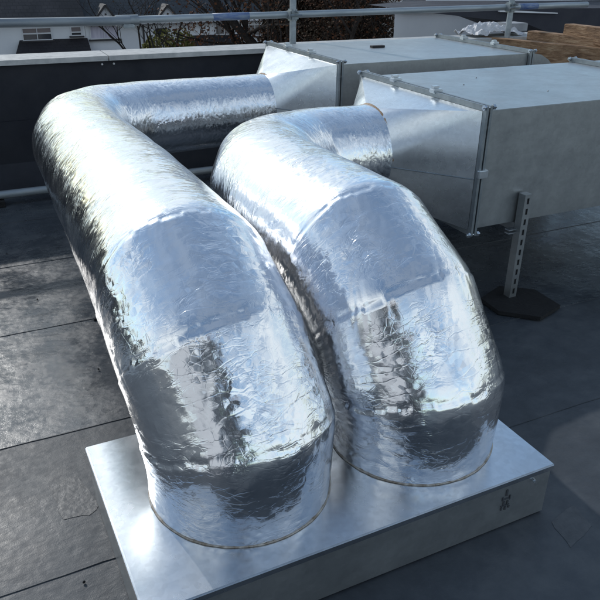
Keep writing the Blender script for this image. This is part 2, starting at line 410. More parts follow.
def foil_duct(label, nodes, seams, seed):
    _cc.clear()
    root = empty('foil_duct', nodes[0][0]); tag(root, label, 'foil duct', 'foil wrapped ducts')
    rings, S_, arc = sweep(nodes, seams, seed)
    NA = len(rings[0]); vs = [p-root.location for r in rings for p in r]; fs = []
    for i in range(len(rings)-1):
        for k in range(NA):
            fs.append((i*NA+k, i*NA+(k+1) % NA, (i+1)*NA+(k+1) % NA, (i+1)*NA+k))
    me = bpy.data.meshes.new('foil_wrap'); me.from_pydata([tuple(v) for v in vs], [], fs)
    uvl = me.uv_layers.new(name='UVMap'); circ = 2*math.pi*.25; data = []
    for i in range(len(rings)-1):
        for k in range(NA):
            a, b = circ*k/NA, circ*(k+1)/NA
            data += [S_[i]+seed, a, S_[i]+seed, b, S_[i+1]+seed, b, S_[i+1]+seed, a]
    uvl.data.foreach_set('uv', data)
    me.materials.append(foil); me.polygons.foreach_set('use_smooth', [True]*len(fs)); me.update()
    o = bpy.data.objects.new('foil_wrap', me); COL.objects.link(o); o.parent = root
    def ring_mb(ring, r0, off, mname, mt, lift):
        mb = MB(); n = 90
        pts = [ring[int(k*NA/n) % NA] + lift for k in range(n)]; c = sum(pts, Vector())/n
        pts = [c+(p-c)*(1+off) for p in pts]; vr = []
        for k in range(n):
            t = (pts[(k+1) % n]-pts[k-1]).normalized(); ax = (pts[k]-c).normalized(); w = t.cross(ax)
            rr = r0*(1+.5*noise.noise(pts[k]*40)+.8*max(0, noise.noise(pts[k]*14+Vector((seed, 0, 0)))))
            vr.append([mb.bm.verts.new(pts[k]+rr*(math.cos(a)*ax+math.sin(a)*w)) for a in (2*math.pi*j/6 for j in range(6))])
        for k in range(n):
            for j in range(6): mb.bm.faces.new((vr[k][j], vr[k][(j+1) % 6], vr[(k+1) % n][(j+1) % 6], vr[(k+1) % n][j]))
        mb.build(mname, mt, root, True)
    ring_mb(rings[0], .0022, .004, 'sealant_bead', bead, Vector((0, 0, .002)))
    ring_mb(rings[-1], .006, -.005, 'end_tape', brown_tape, Vector((.004, 0, 0)))
    return root
ZD = .665
def elbow(c, b=.40, z=ZD):
    t = .5*.536*b; z1 = z-.732*b
    return [((c[0], c[1], PH), .250), ((c[0], c[1], PH+.08), .253), ((c[0], c[1], z1), .258), ((c[0]-.028, c[1]+.268*b, z1+.464*b), .256), ((c[0]-.036, c[1]+.732*b, z), .251)]
A1 = PH+.08; arc2 = (.665-.732*.40-PH); 
foil_duct('long foil wrapped duct on the left, running back to the far steel duct',
    elbow(C1)+[((C1[0]-.010, 2.4, .66), .246), ((C1[0]+.03, 3.62, .625), .232), ((C1[0]+.085, 3.92, .61), .226), ((C1[0]+.22, 4.10, .605), .220), ((C1[0]+.46, 4.19, .605), .214), ((1.84, 4.235, .605), .208)],
    [(arc2+.01, .0034, .006), (arc2+.214, .0042, .0045), (arc2+.428, .0042, .0045), (2.45, .002, .008), (3.0, .002, .008)], 3.0)
foil_duct('short foil wrapped duct on the right, bending to the near steel duct',
    elbow(C2)+[((C2[0]-.030, 2.22, ZD), .244), ((C2[0]-.005, 2.48, ZD), .236), ((C2[0]+.09, 2.70, ZD), .228), ((C2[0]+.32, 2.82, ZD), .218), ((1.765, 2.83, ZD), .212)],
    [(arc2+.01, .0034, .006), (arc2+.214, .0042, .0045), (arc2+.428, .0042, .0045), (1.35, .002, .008), (1.7, .002, .008)], 11.0)

# ================================================================== RECTANGULAR DUCTS
ZB, ZT = .396, .921
def frame_ring(x, y0, y1, t=.024, d=.012):
    """flange: square frame standing proud of the duct"""
    mb = MB()
    for (lo, hi) in (((x, y0-t, ZB-t), (x+d, y1+t, ZB-.001)), ((x, y0-t, ZT+.001), (x+d, y1+t, ZT+t)),
                     ((x, y0-t, ZB-.001), (x+d, y0-.001, ZT+.001)), ((x, y1+.001, ZB-.001), (x+d, y1+t, ZT+.001))):
        mb.box(lo, hi)
    return mb
def flange(root, x, y0, y1):
    part = None
    for dx in (-.016, .004):
        f = frame_ring(x+dx, y0, y1).build('flange', steel_dark, root)
        if part is None: part = f
    # corner pieces, bolts, clamps
    for (yy, zz) in ((y0, ZT), (y0, ZB), (y1, ZT), (y1, ZB)):
        sy_ = -1 if yy == y0 else 1; sz = 1 if zz == ZT else -1
        mb = MB(); a = yy+sy_*.018; c = zz+sz*.018
        mb.tube([(x-.035, a, c), (x+.038, a, c)], .005, 8); mb.tube([(x+.018, a, c), (x+.030, a, c)], .012, 6); mb.tube([(x-.028, a, c), (x-.018, a, c)], .012, 6)
        mb.build('corner_bolt', galv_bright, root)
    W = y1-y0
    for t in (.36, .70):
        y = y0+W*t; mb = MB(); mb.box((x-.024, y-.022, ZT+.016), (x+.026, y+.022, ZT+.036), bev=.004); mb.box((x-.020, y-.010, ZT+.037), (x+.010, y+.010, ZT+.048)); mb.build('flange_clamp', galv_bright, root)
    mb = MB(); z = (ZT+ZB)/2; mb.box((x-.024, y0-.038, z-.018), (x+.028, y0-.016, z+.018), bev=.004); mb.build('flange_clamp', galv_bright, root)
def transition(root, xe, yc, x, y0, y1, r, zc=ZD):
    mb = MB(); n = 12
    q = [(y0, ZB), (y1, ZB), (y1, ZT), (y0, ZT)]
    corners = [mb.bm.verts.new((x-.017, a, b)) for a, b in q]
    arcs = []
    for ci, a0 in enumerate((180, 270, 0, 90)):        # quadrants facing each corner (y0,zb),(y1,zb),(y1,zt),(y0,zt)
        arcs.append([(a0+90*k/n) for k in range(n+1)])
    ang = {}
    def cv(a):
        a = round(a % 360, 4)
        if a not in ang: ang[a] = mb.bm.verts.new((xe, yc+r*math.cos(R(a)), zc+r*math.sin(R(a))))
        return ang[a]
    for ci in range(4):
        A = arcs[ci]
        for k in range(n): mb.bm.faces.new((corners[ci], cv(A[k]), cv(A[k+1])))
        mb.bm.faces.new((corners[ci], cv(A[-1]), corners[(ci+1) % 4]))
    o = mb.build('transition', galv_bright, root, True); o.data.set_sharp_from_angle(angle=R(11))
    # round collar inside the foil
    mb = MB(); mb.tube([(xe-.03, yc, zc), (xe+.004, yc, zc)], r-.003, 48); sub_build(mb, 'collar', galv, o, True)
    mb = MB(); m0 = (ZB+ZT)/2-.03
    fy = lambda t: (y0+(yc-r-y0)*t-.002)
    mb.tube([(x-.018, y0-.0015, m0), (x-.018+(xe-x)*.97, yc-r*math.cos(.15)+.004, m0+.01)], .0028, 6)
    sub_build(mb, 'standing_seam', steel_dark, o)
    return o
def rect_duct(label, x, y0, y1, joints, xend, end_bend, xe, yc, zc=ZD):
    root = empty('rectangular_duct', (x, y0, 0)); tag(root, label, 'steel duct', 'rectangular steel ducts')
    mb = MB(); xs = [x]+joints+([xend] if not end_bend else [])
    segs = list(zip(xs, xs[1:]))
    for a, b in segs: mb.box((a+.016, y0, ZB), (b-.016, y1, ZT), bev=.003)
    mb.build('duct_body', galv, root, 'auto')
    for a in [x]+joints: flange(root, a, y0, y1)
    if end_bend:
        mb = MB(); xa = joints[-1]+.017; n = 8; prof = []
        rr = .10
        inn = [(xa+.01+rr*math.sin(R(90*k/n)), ZB-rr+rr*math.cos(R(90*k/n))) for k in range(n+1)]
        outr = [(xa+.01+(rr+.28)*math.sin(R(90*k/n)), ZB-rr+(ZT-ZB+rr)*math.cos(R(90*k/n))) for k in range(n+1)]
        pts = [(xa, ZT)]+outr+[(outr[-1][0], .004), (inn[-1][0], .004)]+inn[::-1]+[(xa, ZB)]
        mb.prism([(p[0], y0, p[1]) for p in pts], (0, y1-y0, 0)); mb.build('down_bend', galv, root)
    transition(root, xe, yc, x, y0, y1, .205, zc)
    return root
rd2 = rect_duct('near rectangular galvanised duct leaving the picture on the right', 2.026, 2.338, 3.319, [3.52, 5.02], 6.6, False, 1.76, 2.83)
rd1 = rect_duct('far rectangular galvanised duct beside the parapet wall', 2.106, 3.736, 4.74, [3.551], 0, True, 1.835, 4.235, .605)
mb = MB(); mb.box((2.70, 4.34, ZT+.001), (2.80, 4.375, ZT+.014)); mb.build('lid_handle', black, rd1)
for (x, y) in ((2.35, 2.9), (2.62, 2.6), (2.55, 3.05)):
    mb = MB(); bmesh.ops.create_icosphere(mb.bm, subdivisions=1, radius=.0045, matrix=Matrix.Translation((x, y, ZT+.001))); mb.build('rivet', steel_dark, rd2)

# strut supports -------------------------------------------------------------
def strut(label, x, y, h, ty, y1, pad=True):
    root = empty('strut_support', (x, y, 0)); tag(root, label, 'duct support', 'slotted strut supports under the ducts')
    # channel: closed back towards the camera-left, slotted web facing -y
    w, t = .041, .0025; mb = MB(); z0 = .022
    n = int((h-.04)/.05); zs = z0
    # slotted web made of bars between slots
    mb.box((x-w/2, y-w/2, z0), (x-.0065, y-w/2+t, h)); mb.box((x+.0065, y-w/2, z0), (x+w/2, y-w/2+t, h))
    z = z0; k = 0
    while z < h-.001:
        z2 = min(h, z+.022); mb.box((x-.0065, y-w/2, z), (x+.0065, y-w/2+t, z2)); z += .050
    mb.box((x-w/2, y-w/2+t+.0001, z0), (x-w/2+t, y+w/2, h)); mb.box((x+w/2-t, y-w/2+t+.0001, z0), (x+w/2, y+w/2, h))
    mb.box((x-w/2+t+.0001, y+w/2-t, z0), (x-.011, y+w/2, h)); mb.box((x+.011, y+w/2-t, z0), (x+w/2-t-.0001, y+w/2, h))
    ch = mb.build('channel', galv, root)
    mb = MB(); mb.box((x-w/2+.003, y-w/2+.004, z0), (x+w/2-.003, y-w/2+.006, h-.002)); sub_build(mb, 'painted_channel_shade', black, ch)  # black sheet behind the slots stands in for shade inside the channel
    mb = MB(); mb.box((x-w/2-.0005, y-w/2-.0005, h+.0002), (x+w/2+.0005, y+w/2+.0005, h+.004)); sub_build(mb, 'end_cap', galv, ch)
    # horizontal cross rail under the duct
    mb = MB(); mb.box((x-w/2, y+w/2+.002, ZB-.041), (x+w/2, y1, ZB-.0015)); mb.build('cross_rail', galv, root)
    mb = MB(); mb.box((x-w/2-.045, y+.002, ZB-.03), (x-w/2-.0005, y+.030, ZB-.024)); mb.box((x-w/2-.045, y+.002, ZB-.046), (x-w/2-.0005, y+.030, ZB-.040)); mb.build('bracket', galv_bright, root)
    # second leg at the far side
    mb = MB(); mb.box((x-w/2, y1+.001, z0), (x+w/2, y1+w, h)); mb.build('channel', galv, root)
    for (yy) in (y, y1+w/2):
        mb = MB(); a = [(x+.0+math.cos(R(q))*rx, yy-.05+math.sin(R(q))*ry, .008) for q, rx, ry in ((20, .17, .15), (80, .17, .16), (150, .17, .17), (200, .17, .17), (262, .18, .19), (318, .20, .20))]
        mb.prism(a, (0, 0, .018)); mb.build('rubber_foot', rubber, root)
    return root
strut('slotted steel strut in front of the near duct on a black rubber foot', 2.292, 2.305, .535, 0, 3.37)
strut('slotted steel strut hidden behind the near duct by its far flange', 3.30, 3.715, .535, 0, 4.78)
strut('slotted steel strut at the right end of the near duct', 4.7, 2.305, .535, 0, 3.37)

# ================================================================== GUARD RAIL
gr = empty('scaffold_guard_rail', (2.4, 5.0, 0)); tag(gr, 'scaffold tube guard rail with posts along the parapet', 'guard rail')
a0 = at(-160, 26, 5.02); a1 = at(130, 20.7, 5.02); b0 = at(124, 20.2, 5.06); b1 = at(587, 4.5, 5.06)

mb = MB(); mb.tube([a0, a1], .028, 16); mb.build('rail', tube_old, gr, 'auto')
mb = MB(); mb.tube([b0, b1], .0242, 16); rl = mb.build('rail', tube_m, gr, 'auto')
def onl(a, b, x): t = (x-a.x)/(b.x-a.x); return a.lerp(b, t)
q0, q1 = onl(b0, b1, at(212, 14, 5.07).x), onl(b0, b1, at(248, 12, 5.07).x)
mb = MB(); mb.tube([q0+Vector((0, 0, .0005)), q1+Vector((0, 0, .0005))], .0255, 16); sub_build(mb, 'tape_band', blue_tape, rl, True)
q0, q1 = onl(b0, b1, at(519, 7, 5.06).x), onl(b0, b1, at(537, 6, 5.06).x)
mb = MB(); mb.tube([q0+Vector((0, 0, .0005)), q1+Vector((0, 0, .0005))], .0255, 16); sub_build(mb, 'tape_band', blue_tape, rl, True)
for (u, v, yy) in ((293, 12, 5.02), (511, 8, 5.02), (-420, 30, 5.02)):
    p = at(u, v, yy)
    mb = MB(); mb.tube([(p.x, yy, .02), (p.x, yy, 2.1)], .0242, 16); mb.build('post', tube_m if u > 0 else tube_old, gr, 'auto')
    rz = (onl(b0, b1, p.x) if u > 100 else onl(a0, a1, p.x)).z
    mb = MB(); mb.box((p.x-.035, yy-.035, rz-.04), (p.x+.035, yy+.05, rz+.04), bev=.012); mb.tube([(p.x-.05, yy-.045, rz), (p.x+.05, yy-.045, rz)], .009, 6); mb.tube([(p.x+.01, yy-.07, rz+.025), (p.x+.01, yy+.02, rz+.025)], .008, 6)
    mb.build('coupler', steel_dark, gr)
    mb = MB(); mb.box((p.x-.075, yy-.075, .004), (p.x+.075, yy+.065, .019)); mb.build('base_plate', steel_dark, gr)
p = a1.lerp(b0, .5); d = (b1-b0).normalized()
mb = MB(); mb.tube([p-d*.075, p+d*.075], .036, 14); mb.box((p.x-.04, p.y-.05, p.z-.045), (p.x+.04, p.y+.01, p.z-.02), bev=.006)
mb.build('sleeve_coupler', steel_dark, gr, 'auto')

# ================================================================== TIMBERS, SHEET, BLOCK
def baulk(label, a, b, w, h, mt=wood):
    a, b = Vector(a), Vector(b); d = b-a; L = d.length; rz = math.atan2(d.y, d.x)-math.pi/2
    tilt = math.asin(d.z/L)
    mb = MB(); mb.box((-w/2, 0, -h), (w/2, L, 0), bev=.004)
    bmesh.ops.subdivide_edges(mb.bm, edges=[e for e in mb.bm.edges if e.calc_length() > .5], cuts=12)
    for v in mb.bm.verts: v.co += .003*noise.noise_vector(v.co*3+Vector((a.x, 0, a.z*9)))
    o = mb.build('timber_baulk', mt); o.location = a; o.rotation_euler = (tilt, 0, rz)
    return tag(o, label, 'timber', 'timbers stacked on the roof behind the ducts')
def rz_(u, v, z):
    d = FW + (u-300)/F_PX*RT - (v-300)/F_PX*UP; return Vector((0, 0, CZ)) + d*((z-CZ)/d.z)
TZ = .86
p, q = rz_(604, 49, TZ), rz_(478, 36.5, TZ); d = (q-p).normalized(); side = Vector((d.y, -d.x, 0))
baulk('lowest and longest brown timber of the stack behind the steel ducts', p-d*.05+side*.05, q+side*.05, .10, .155)
p2, q2 = rz_(640, 43.5, TZ+.06), rz_(528, 31, TZ+.06)
baulk('middle rough brown timber of the stack behind the steel ducts', p2+side*.06, q2+side*.06, .11, .214)
p3, q3 = rz_(700, 40, TZ+.14), rz_(566, 24, TZ+.14)
baulk('topmost brown timber of the stack behind the steel ducts', p3+side*.06, q3+side*.06, .11, .13)
# trestle that carries them
tr = empty('timber_trestle', (p.x, p.y+.4, 0)); tag(tr, 'rough timber trestle carrying the stacked baulks', 'trestle')
c = p+d*.55
mb = MB(); mb.box((c.x-.1, c.y-.05, TZ-.235), (c.x+1.6, c.y+.05, TZ-.158)); mb.build('beam', wood, tr)
for x in (c.x-.05, c.x+.7, c.x+1.55):
    mb = MB(); mb.box((x-.04, c.y-.04, .01), (x+.04, c.y+.04, TZ-.236)); mb.build('leg', wood, tr)
# crumpled plastic
c = at(492, 33, 5.20); mb = MB(); n = 26
gridv = []
for i in range(n+1):
    row = []
    for j in range(n//2+1):
        s, t = i/n*2-1, j/(n//2)*2-1
        e = max(0, 1-(s*s+t*t)/1.3)
        v = Vector((c.x+s*.28, 5.24+t*.14, 0.888+.07*e*(1-.4*s)+.04*noise.noise(Vector((s*3, t*3, 0)))+.02*noise.noise(Vector((s*9, t*9, 3)))))
        row.append(mb.bm.verts.new(v))
    gridv.append(row)
for i in range(n):
    for j in range(n//2): mb.bm.faces.new((gridv[i][j], gridv[i+1][j], gridv[i+1][j+1], gridv[i][j+1]))
o = mb.build('plastic_sheet', plastic); md = o.modifiers.new('thick', 'SOLIDIFY'); md.thickness = .004
tag(o, 'crumpled white plastic sheet heaped on the parapet coping behind the far duct', 'plastic sheet')
lo, hi = at(508, 38, 5.2), at(527, 23, 5.2)
mb = MB(); mb.box((lo.x, 5.19, .885), (hi.x+.01, 5.38, hi.z), bev=.006)
tag(mb.build('concrete_block', concrete), 'grey block standing on the coping left of the timbers', 'block')

# ================================================================== HOUSES
HY = 38.0
def H(u, v, y=HY): return at(u, v, y)
def wall_rect(u0, u1, v0, v1, y): a, b = H(u0, v1, y), H(u1, v0, y); return a.x, b.x, a.z, b.z
def window(root, u0, u1, v0, v1, y, mt_pane, bars=2, blindrow=False, mullion=True):
    x0, x1, z0, z1 = wall_rect(u0, u1, v0, v1, y)
    z0, z1 = sorted((z0, z1)); t = .045
    mb = MB(); yy = y-.05
    mb.box((x0, yy, z0), (x1, yy+.12, z0+t)); mb.box((x0, yy, z1-t), (x1, yy+.12, z1))
    n = bars+1 if mullion else 1
    for k in range(n+1):
        x = x0+(x1-x0)*k/n; tt = t if k in (0, n) else t*.7
        mb.box((min(max(x-tt/2, x0), x1-tt), yy, z0+t), (min(max(x+tt/2, x0+tt), x1), yy+.12, z1-t))
    if blindrow: mb.box((x0+t, yy+.005, z1-.30), (x1-t, yy+.11, z1-.24))
    f = mb.build('window', white_paint, root)
    mb = MB(); mb.box((x0+t*.5, y-.004, z0+t*.5), (x1-t*.5, y-.002, z1-t*.5 if not blindrow else z1-.26)); sub_build(mb, 'pane', mt_pane, f)
    if blindrow:
        mb = MB(); mb.box((x0+t*.5, y-.008, z1-.25), (x1-t*.5, y-.004, z1-t*.5)); sub_build(mb, 'blind', blind, f)
    mb = MB(); mb.box((x0-.08, yy-.10, z0-.07), (x1+.08, yy+.05, z0-.001)); sub_build(mb, 'sill', bargeboard, f)
def house(label, ux0, ux1, roofm, gables, windows, porch):
    xa, xb = H(ux0, 40).x, H(ux1, 40).x
    eave = H((ux0+ux1)/2, 21).z; root = empty('terraced_house', ((xa+xb)/2, HY+4, -6.5)); tag(root, label, 'house', 'houses across the street')
    mb = MB(); mb.box((xa, HY, -6.5), (xb, HY+8, eave)); mb.build('wall', render_w, root)
    mb = MB(); e = .35                                  # pitched roof: slope up from the eave
    r = [(xa+.001, HY-e, eave-.1), (xa+.001, HY-e, eave+.06), (xa+.001, HY+4, eave+3.2), (xa+.001, HY+8+e, eave+.06), (xa+.001, HY+8+e, eave-.1), (xa+.001, HY+4, eave+3.0)]
    mb.prism(r, (xb-xa-.002, 0, 0)); rf = mb.build('roof', roofm, root)
    mb = MB(); mb.box(((xa+xb)/2-.5, HY+3.6, eave+2.6), ((xa+xb)/2+.5, HY+4.4, eave+4.3)); sub_build(mb, 'chimney', render_g, rf)
    mb = MB(); mb.tube([(xa+.01, HY-e-.06, eave-.02), (xb-.01, HY-e-.06, eave-.02)], .06, 8); mb.build('gutter', white_paint, root)
    for (u, vt, hw) in gables:
        ap = H(u, vt); xl, xr = H(u-hw, 20).x, H(u+hw, 20).x
        D = 2.6; zb = eave-.05
        mb = MB(); mb.prism([(xl, HY-.36, zb), (xr, HY-.36, zb), (ap.x, HY-.36, ap.z-.05)], (0, .34+D, 0)); gb = mb.build('gable', white_paint, root)
        for s, xe in ((-1, xl), (1, xr)):
            mb = MB(); dv = Vector((xe-ap.x, 0, zb-ap.z)); nn = Vector((-dv.z, 0, dv.x)).normalized()*(.05 if s < 0 else -.05)
            if nn.z < 0: nn = -nn
            a, b = Vector((ap.x, HY-.46, ap.z)), Vector((ap.x, HY-.46, ap.z))+dv*1.0
            mb.prism([a, b, b+nn, a+nn], (0, D+.3, 0)); sub_build(mb, 'gable_roof', roofm, gb)
            mb = MB(); mb.prism([a+Vector((0, -.05, -.07)), b+Vector((0, -.05, -.07)), b+nn*1.1+Vector((0, -.05, 0)), a+nn*1.1+Vector((0, -.05, 0))], (0, .045, 0)); sub_build(mb, 'bargeboard', bargeboard, gb)
        mb = MB(); bmesh.ops.create_cone(mb.bm, cap_ends=True, segments=12, radius1=.045, radius2=.045, depth=.04, matrix=Matrix.Translation((ap.x, HY-.38, ap.z-.42)) @ Matrix.Rotation(R(90), 4, 'X')); sub_build(mb, 'vent', bargeboard, gb)
    for w in windows: window(root, *w)
    for (ut0, ut1, ub0, ub1, vt, vb) in porch:
        t0, t1 = H(ut0, vt), H(ut1, vt); D = 1.3; y2 = HY-D
        b0_, b1_ = at(ub0, vb, y2), at(ub1, vb, y2)
        z1, z2 = t0.z, b0_.z-.25
        mb = MB(); A = [Vector((t0.x, HY-.002, z1)), Vector((t1.x, HY-.002, z1)), Vector((b1_.x+.1, y2, z2)), Vector((b0_.x-.1, y2, z2))]
        mb.prism(A, (0, 0, .12)); pr = mb.build('porch_roof', porch_t, root)
        mb = MB(); mb.box((b0_.x+.2, HY-1.1, -6.5), (b1_.x-.2, HY-.003, z2)); mb.build('porch', render_w, root)
    return root
house('white rendered house with brown tiled roof and a dark porch roof, at the far left', -130, 86, slate_a, [],
      [(23, 51, 27, 41, HY, glass, 1, True), (71, 81, 26, 36, HY, glass, 0, True, False), (-60, -30, 27, 41, HY, glass, 1, True)],
      [(20, 88, 16, 91, 43, 57)])
house('white rendered house with two small pointed gables and net curtained window', 86.3, 269, slate_b, [(103, 4.5, 14), (165, 4.5, 14)],
      [(90.5, 117.5, 25, 39.5, HY, curtain, 1, False), (155, 167, 27, 37, HY, glass, 0, False, False), (215, 233, 22, 35, HY, glass, 1, False), (247, 262, 24, 36, HY, glass, 1, False)],
      [(188, 238, 183, 244, 38, 50)])
dp0 = H(142.5, 24)
mb = MB(); mb.tube([(dp0.x, HY-.08, -6.5), (dp0.x, HY-.08, dp0.z)], .05, 8)
tag(mb.build('downpipe', bargeboard), 'dark rainwater downpipe on the white house between its gables', 'downpipe')

# neighbouring buildings on the right
GY = 16.0
a, b = at(395, 14, GY), at(800, 14, GY)
nb_ = empty('rendered_building', (a.x+4, GY, -6.5)); tag(nb_, 'plain pale grey rendered building behind the ducts at upper right', 'building')
k_ = (GY+7)/GY
foot = [(a.x, GY), (b.x, GY), (b.x, GY+7), (a.x*k_+.3, GY+7)]
mb = MB(); mb.prism([(x, y, -6.5) for x, y in foot], (0, 0, a.z+6.55)); mb.build('wall', render_w, nb_)
mb = MB(); mb.prism([(x, y-.2, a.z+.052) for x, y in foot], (0, 0, .15)); mb.build('roof_edge', dark_clad, nb_)
mb = MB(); mb.prism([(x+1.2, y+.4, a.z+.203) for x, y in foot], (0, 0, 2.4)); mb.build('upper_wall', render_w, nb_)
# nearer dark lean-to with white verge
LY = 12.0
pts = [(433, 13.2), (500, 20.5), (528, 24.5), (620, 60), (900, 90), (900, 9), (620, 8.2), (500, 8.4), (470, 9.5)]
root = empty('dark_outbuilding', (at(560, 30, LY).x, LY, -6.5)); tag(root, 'dark sheet clad outbuilding behind the timbers with a thin white verge', 'outbuilding')
mb = MB(); mb.prism([at(u, v, LY) for u, v in pts], (0, 2.4, 0)); mb.build('roof_slope', dark_clad, root)
p = at(600, 60, LY); q = at(900, 60, LY)
mb = MB(); mb.box((p.x, LY+.02, -6.5), (q.x, LY+2.3, at(600, 54, LY).z)); mb.build('wall', dark_clad, root)
mb = MB(); mb.prism([at(498, 9.6, LY-.01), at(556, 12.6, LY-.01), at(556, 13.6, LY-.01), at(498, 11.8, LY-.01)], (0, -.05, 0)); mb.build('verge', white_paint, root)

# ================================================================== TREES AND BUSHES
def branch(mb, p, d, L, r, depth, rnd, bend=.25, tips=None):
    pts = [p.copy()]; rads = [r]; n = 5; q = p.copy(); dd = d.copy()
    for i in range(n):
        dd = (dd+Vector((rnd.uniform(-1, 1), rnd.uniform(-1, 1), rnd.uniform(-.6, .9)))*bend*.5).normalized()
        q = q+dd*L/n; pts.append(q.copy()); rads.append(r*(1-.6*(i+1)/n))
    mb.tube(pts, rads, 6 if depth > 1 else 4, cap=False)
    if tips is not None and depth <= 1: tips.extend(pts[2:])
    if depth <= 0: return
    for k in range(rnd.randint(3, 4) if depth > 1 else rnd.randint(3, 5)):
        j = rnd.randint(2, n); ax = Vector((rnd.uniform(-1, 1), rnd.uniform(-1, 1), rnd.uniform(-.3, 1))).normalized()
        nd = (dd*.7+ax*.8).normalized(); branch(mb, pts[j], nd, L*rnd.uniform(.5, .75), rads[j]*.62, depth-1, rnd, bend, tips)
def leaves(tips, n, spread, size, rnd, name, mt, root):
    mb = MB()
    for _ in range(n):
        c = rnd.choice(tips)+Vector([rnd.gauss(0, spread) for _ in range(3)])
        a = Vector([rnd.uniform(-1, 1) for _ in range(3)]).normalized()*size*rnd.uniform(.5, 1.3); b = a.orthogonal().normalized()*size*rnd.uniform(.4, .9)
        mb.face([c-a, c+b, c+a, c-b])
    return mb.build(name, mt, root, recalc=False)
def tree(label, base, H_, r, seed, lean=(0, 0), depth=4, leaf=None, first=.35, cat='tree'):
    rnd = random.Random(seed); root = empty('tree', base); tag(root, label, cat, 'trees beyond the parapet')
    mb = MB(); tips = []; b = Vector(base)
    d = Vector((lean[0], lean[1], 1)).normalized(); top = b+d*H_*first
    mb.tube([b, b.lerp(top, .5), top], [r*1.2, r, r*.85], 10, cap=False)
    mb.build('trunk', bark, root, True)
    mb = MB()
    for k in range(5):
        a = 2*math.pi*k/5+rnd.uniform(-.4, .4); dd = (d+Vector((math.cos(a), math.sin(a), 0))*rnd.uniform(.5, 1.1)).normalized()
        branch(mb, top-d*rnd.uniform(0, H_*.12), dd, H_*.36, r*.55, depth-1, rnd, .45, tips)
    mb.build('limbs', bark, root, True, recalc=False)
    if leaf: leaves(tips, leaf[0], leaf[1], leaf[2], rnd, 'crown', leaf[3], root)
    return root
GZ = -6.5
bx = at(250, 40, 24); tree('bare leafless tree leaning left in front of the white houses', (bx.x+2.2, 24, GZ), 11.5, .20, 5, (-.42, 0), 5, None, .40)
bx = at(160, 40, 26); tree('small bare twiggy tree in front of the second house', (bx.x+.6, 26, GZ), 8.6, .10, 12, (-.25, 0), 5, None, .45)
bx = at(278, 40, 22); tree('thick dark trunked tree left of the russet hedge', (bx.x, 22, GZ), 12, .26, 21, (.03, 0), 4, (2500, .30, .045, leaf_dark), .40)
bx = at(330, 40, 20); tree('dark autumn tree with russet leaves behind the guard rail post', (bx.x, 20, GZ), 11, .2, 33, (0, 0), 4, (12000, .34, .045, leaf_brown), .30)
bx = at(385, 40, 21); tree('dark tree with brown leaves against the grey building', (bx.x-.6, 21.5, GZ), 11, .2, 44, (-.05, 0), 4, (12000, .34, .045, leaf_dark), .30)
def bush(name, label, c, sz, n, size, mt, seed, cat='bush'):
    rnd = random.Random(seed); root = empty(name, (c[0], c[1], GZ)); tag(root, label, cat)
    mb = MB(); tips = []
    for k in range(14):
        top = Vector((c[0]+rnd.uniform(-1, 1)*sz[0]*.8, c[1]+rnd.uniform(-1, 1)*sz[1]*.8, c[2]+rnd.uniform(-.4, .8)*sz[2]))
        b = Vector((c[0]+rnd.uniform(-.3, .3)*sz[0], c[1], GZ)); mb.tube([b, b.lerp(top, .6), top], [.06, .035, .01], 5, cap=False)
    mb.build('stem', bark, root, recalc=False)
    mb = MB()
    for _ in range(n):
        v = Vector([rnd.gauss(0, 1) for _ in range(3)]).normalized()*rnd.uniform(.35, 1)**.5
        c_ = Vector(c)+Vector((v.x*sz[0], v.y*sz[1], v.z*sz[2])); k = noise.noise(c_*1.1); c_ += v*k*.5
        a = Vector([rnd.uniform(-1, 1) for _ in range(3)]).normalized()*size*rnd.uniform(.5, 1.3); b = a.orthogonal().normalized()*size*rnd.uniform(.4, .9)
        mb.face([c_-a, c_+b, c_+a, c_-b])
    if n > 30000:                                       # coarse inner leaves close the middle of the hedge
        for _ in range(3500):
            v = Vector([rnd.gauss(0, 1) for _ in range(3)]).normalized()*rnd.uniform(0, .9)
            c_ = Vector(c)+Vector((v.x*sz[0], v.y*sz[1]*.6, v.z*sz[2])); a = Vector([rnd.uniform(-1, 1) for _ in range(3)]).normalized()*.32; b = a.orthogonal().normalized()*.25
            mb.face([c_-a, c_+b, c_+a, c_-b])
    mb.build('foliage', mt, root, recalc=False); return root
c = at(170, 44, 30); bush('olive_bush', 'olive green bush in front of the second white house', (c.x, 30, c.z-.5), (1.5, 1, .95), 2600, .09, leaf_olive, 3)
c = at(215, 52, 30); bush('olive_bush', 'low brown green bush right of the olive bush', (c.x, 30, c.z-.6), (1.9, 1, .75), 1800, .09, leaf_dark, 4)
ca_, cb_ = at(268, 40, 24), at(396, 40, 24)
c = (ca_+cb_)/2
bush('evergreen_hedge', 'tall dark hedge filling the gap between white houses and grey building', (c.x, 24.5, -2.2), ((cb_.x-ca_.x)/2*1.02, 1.3, 4.6), 45000, .09, leaf_dark, 8, 'hedge')

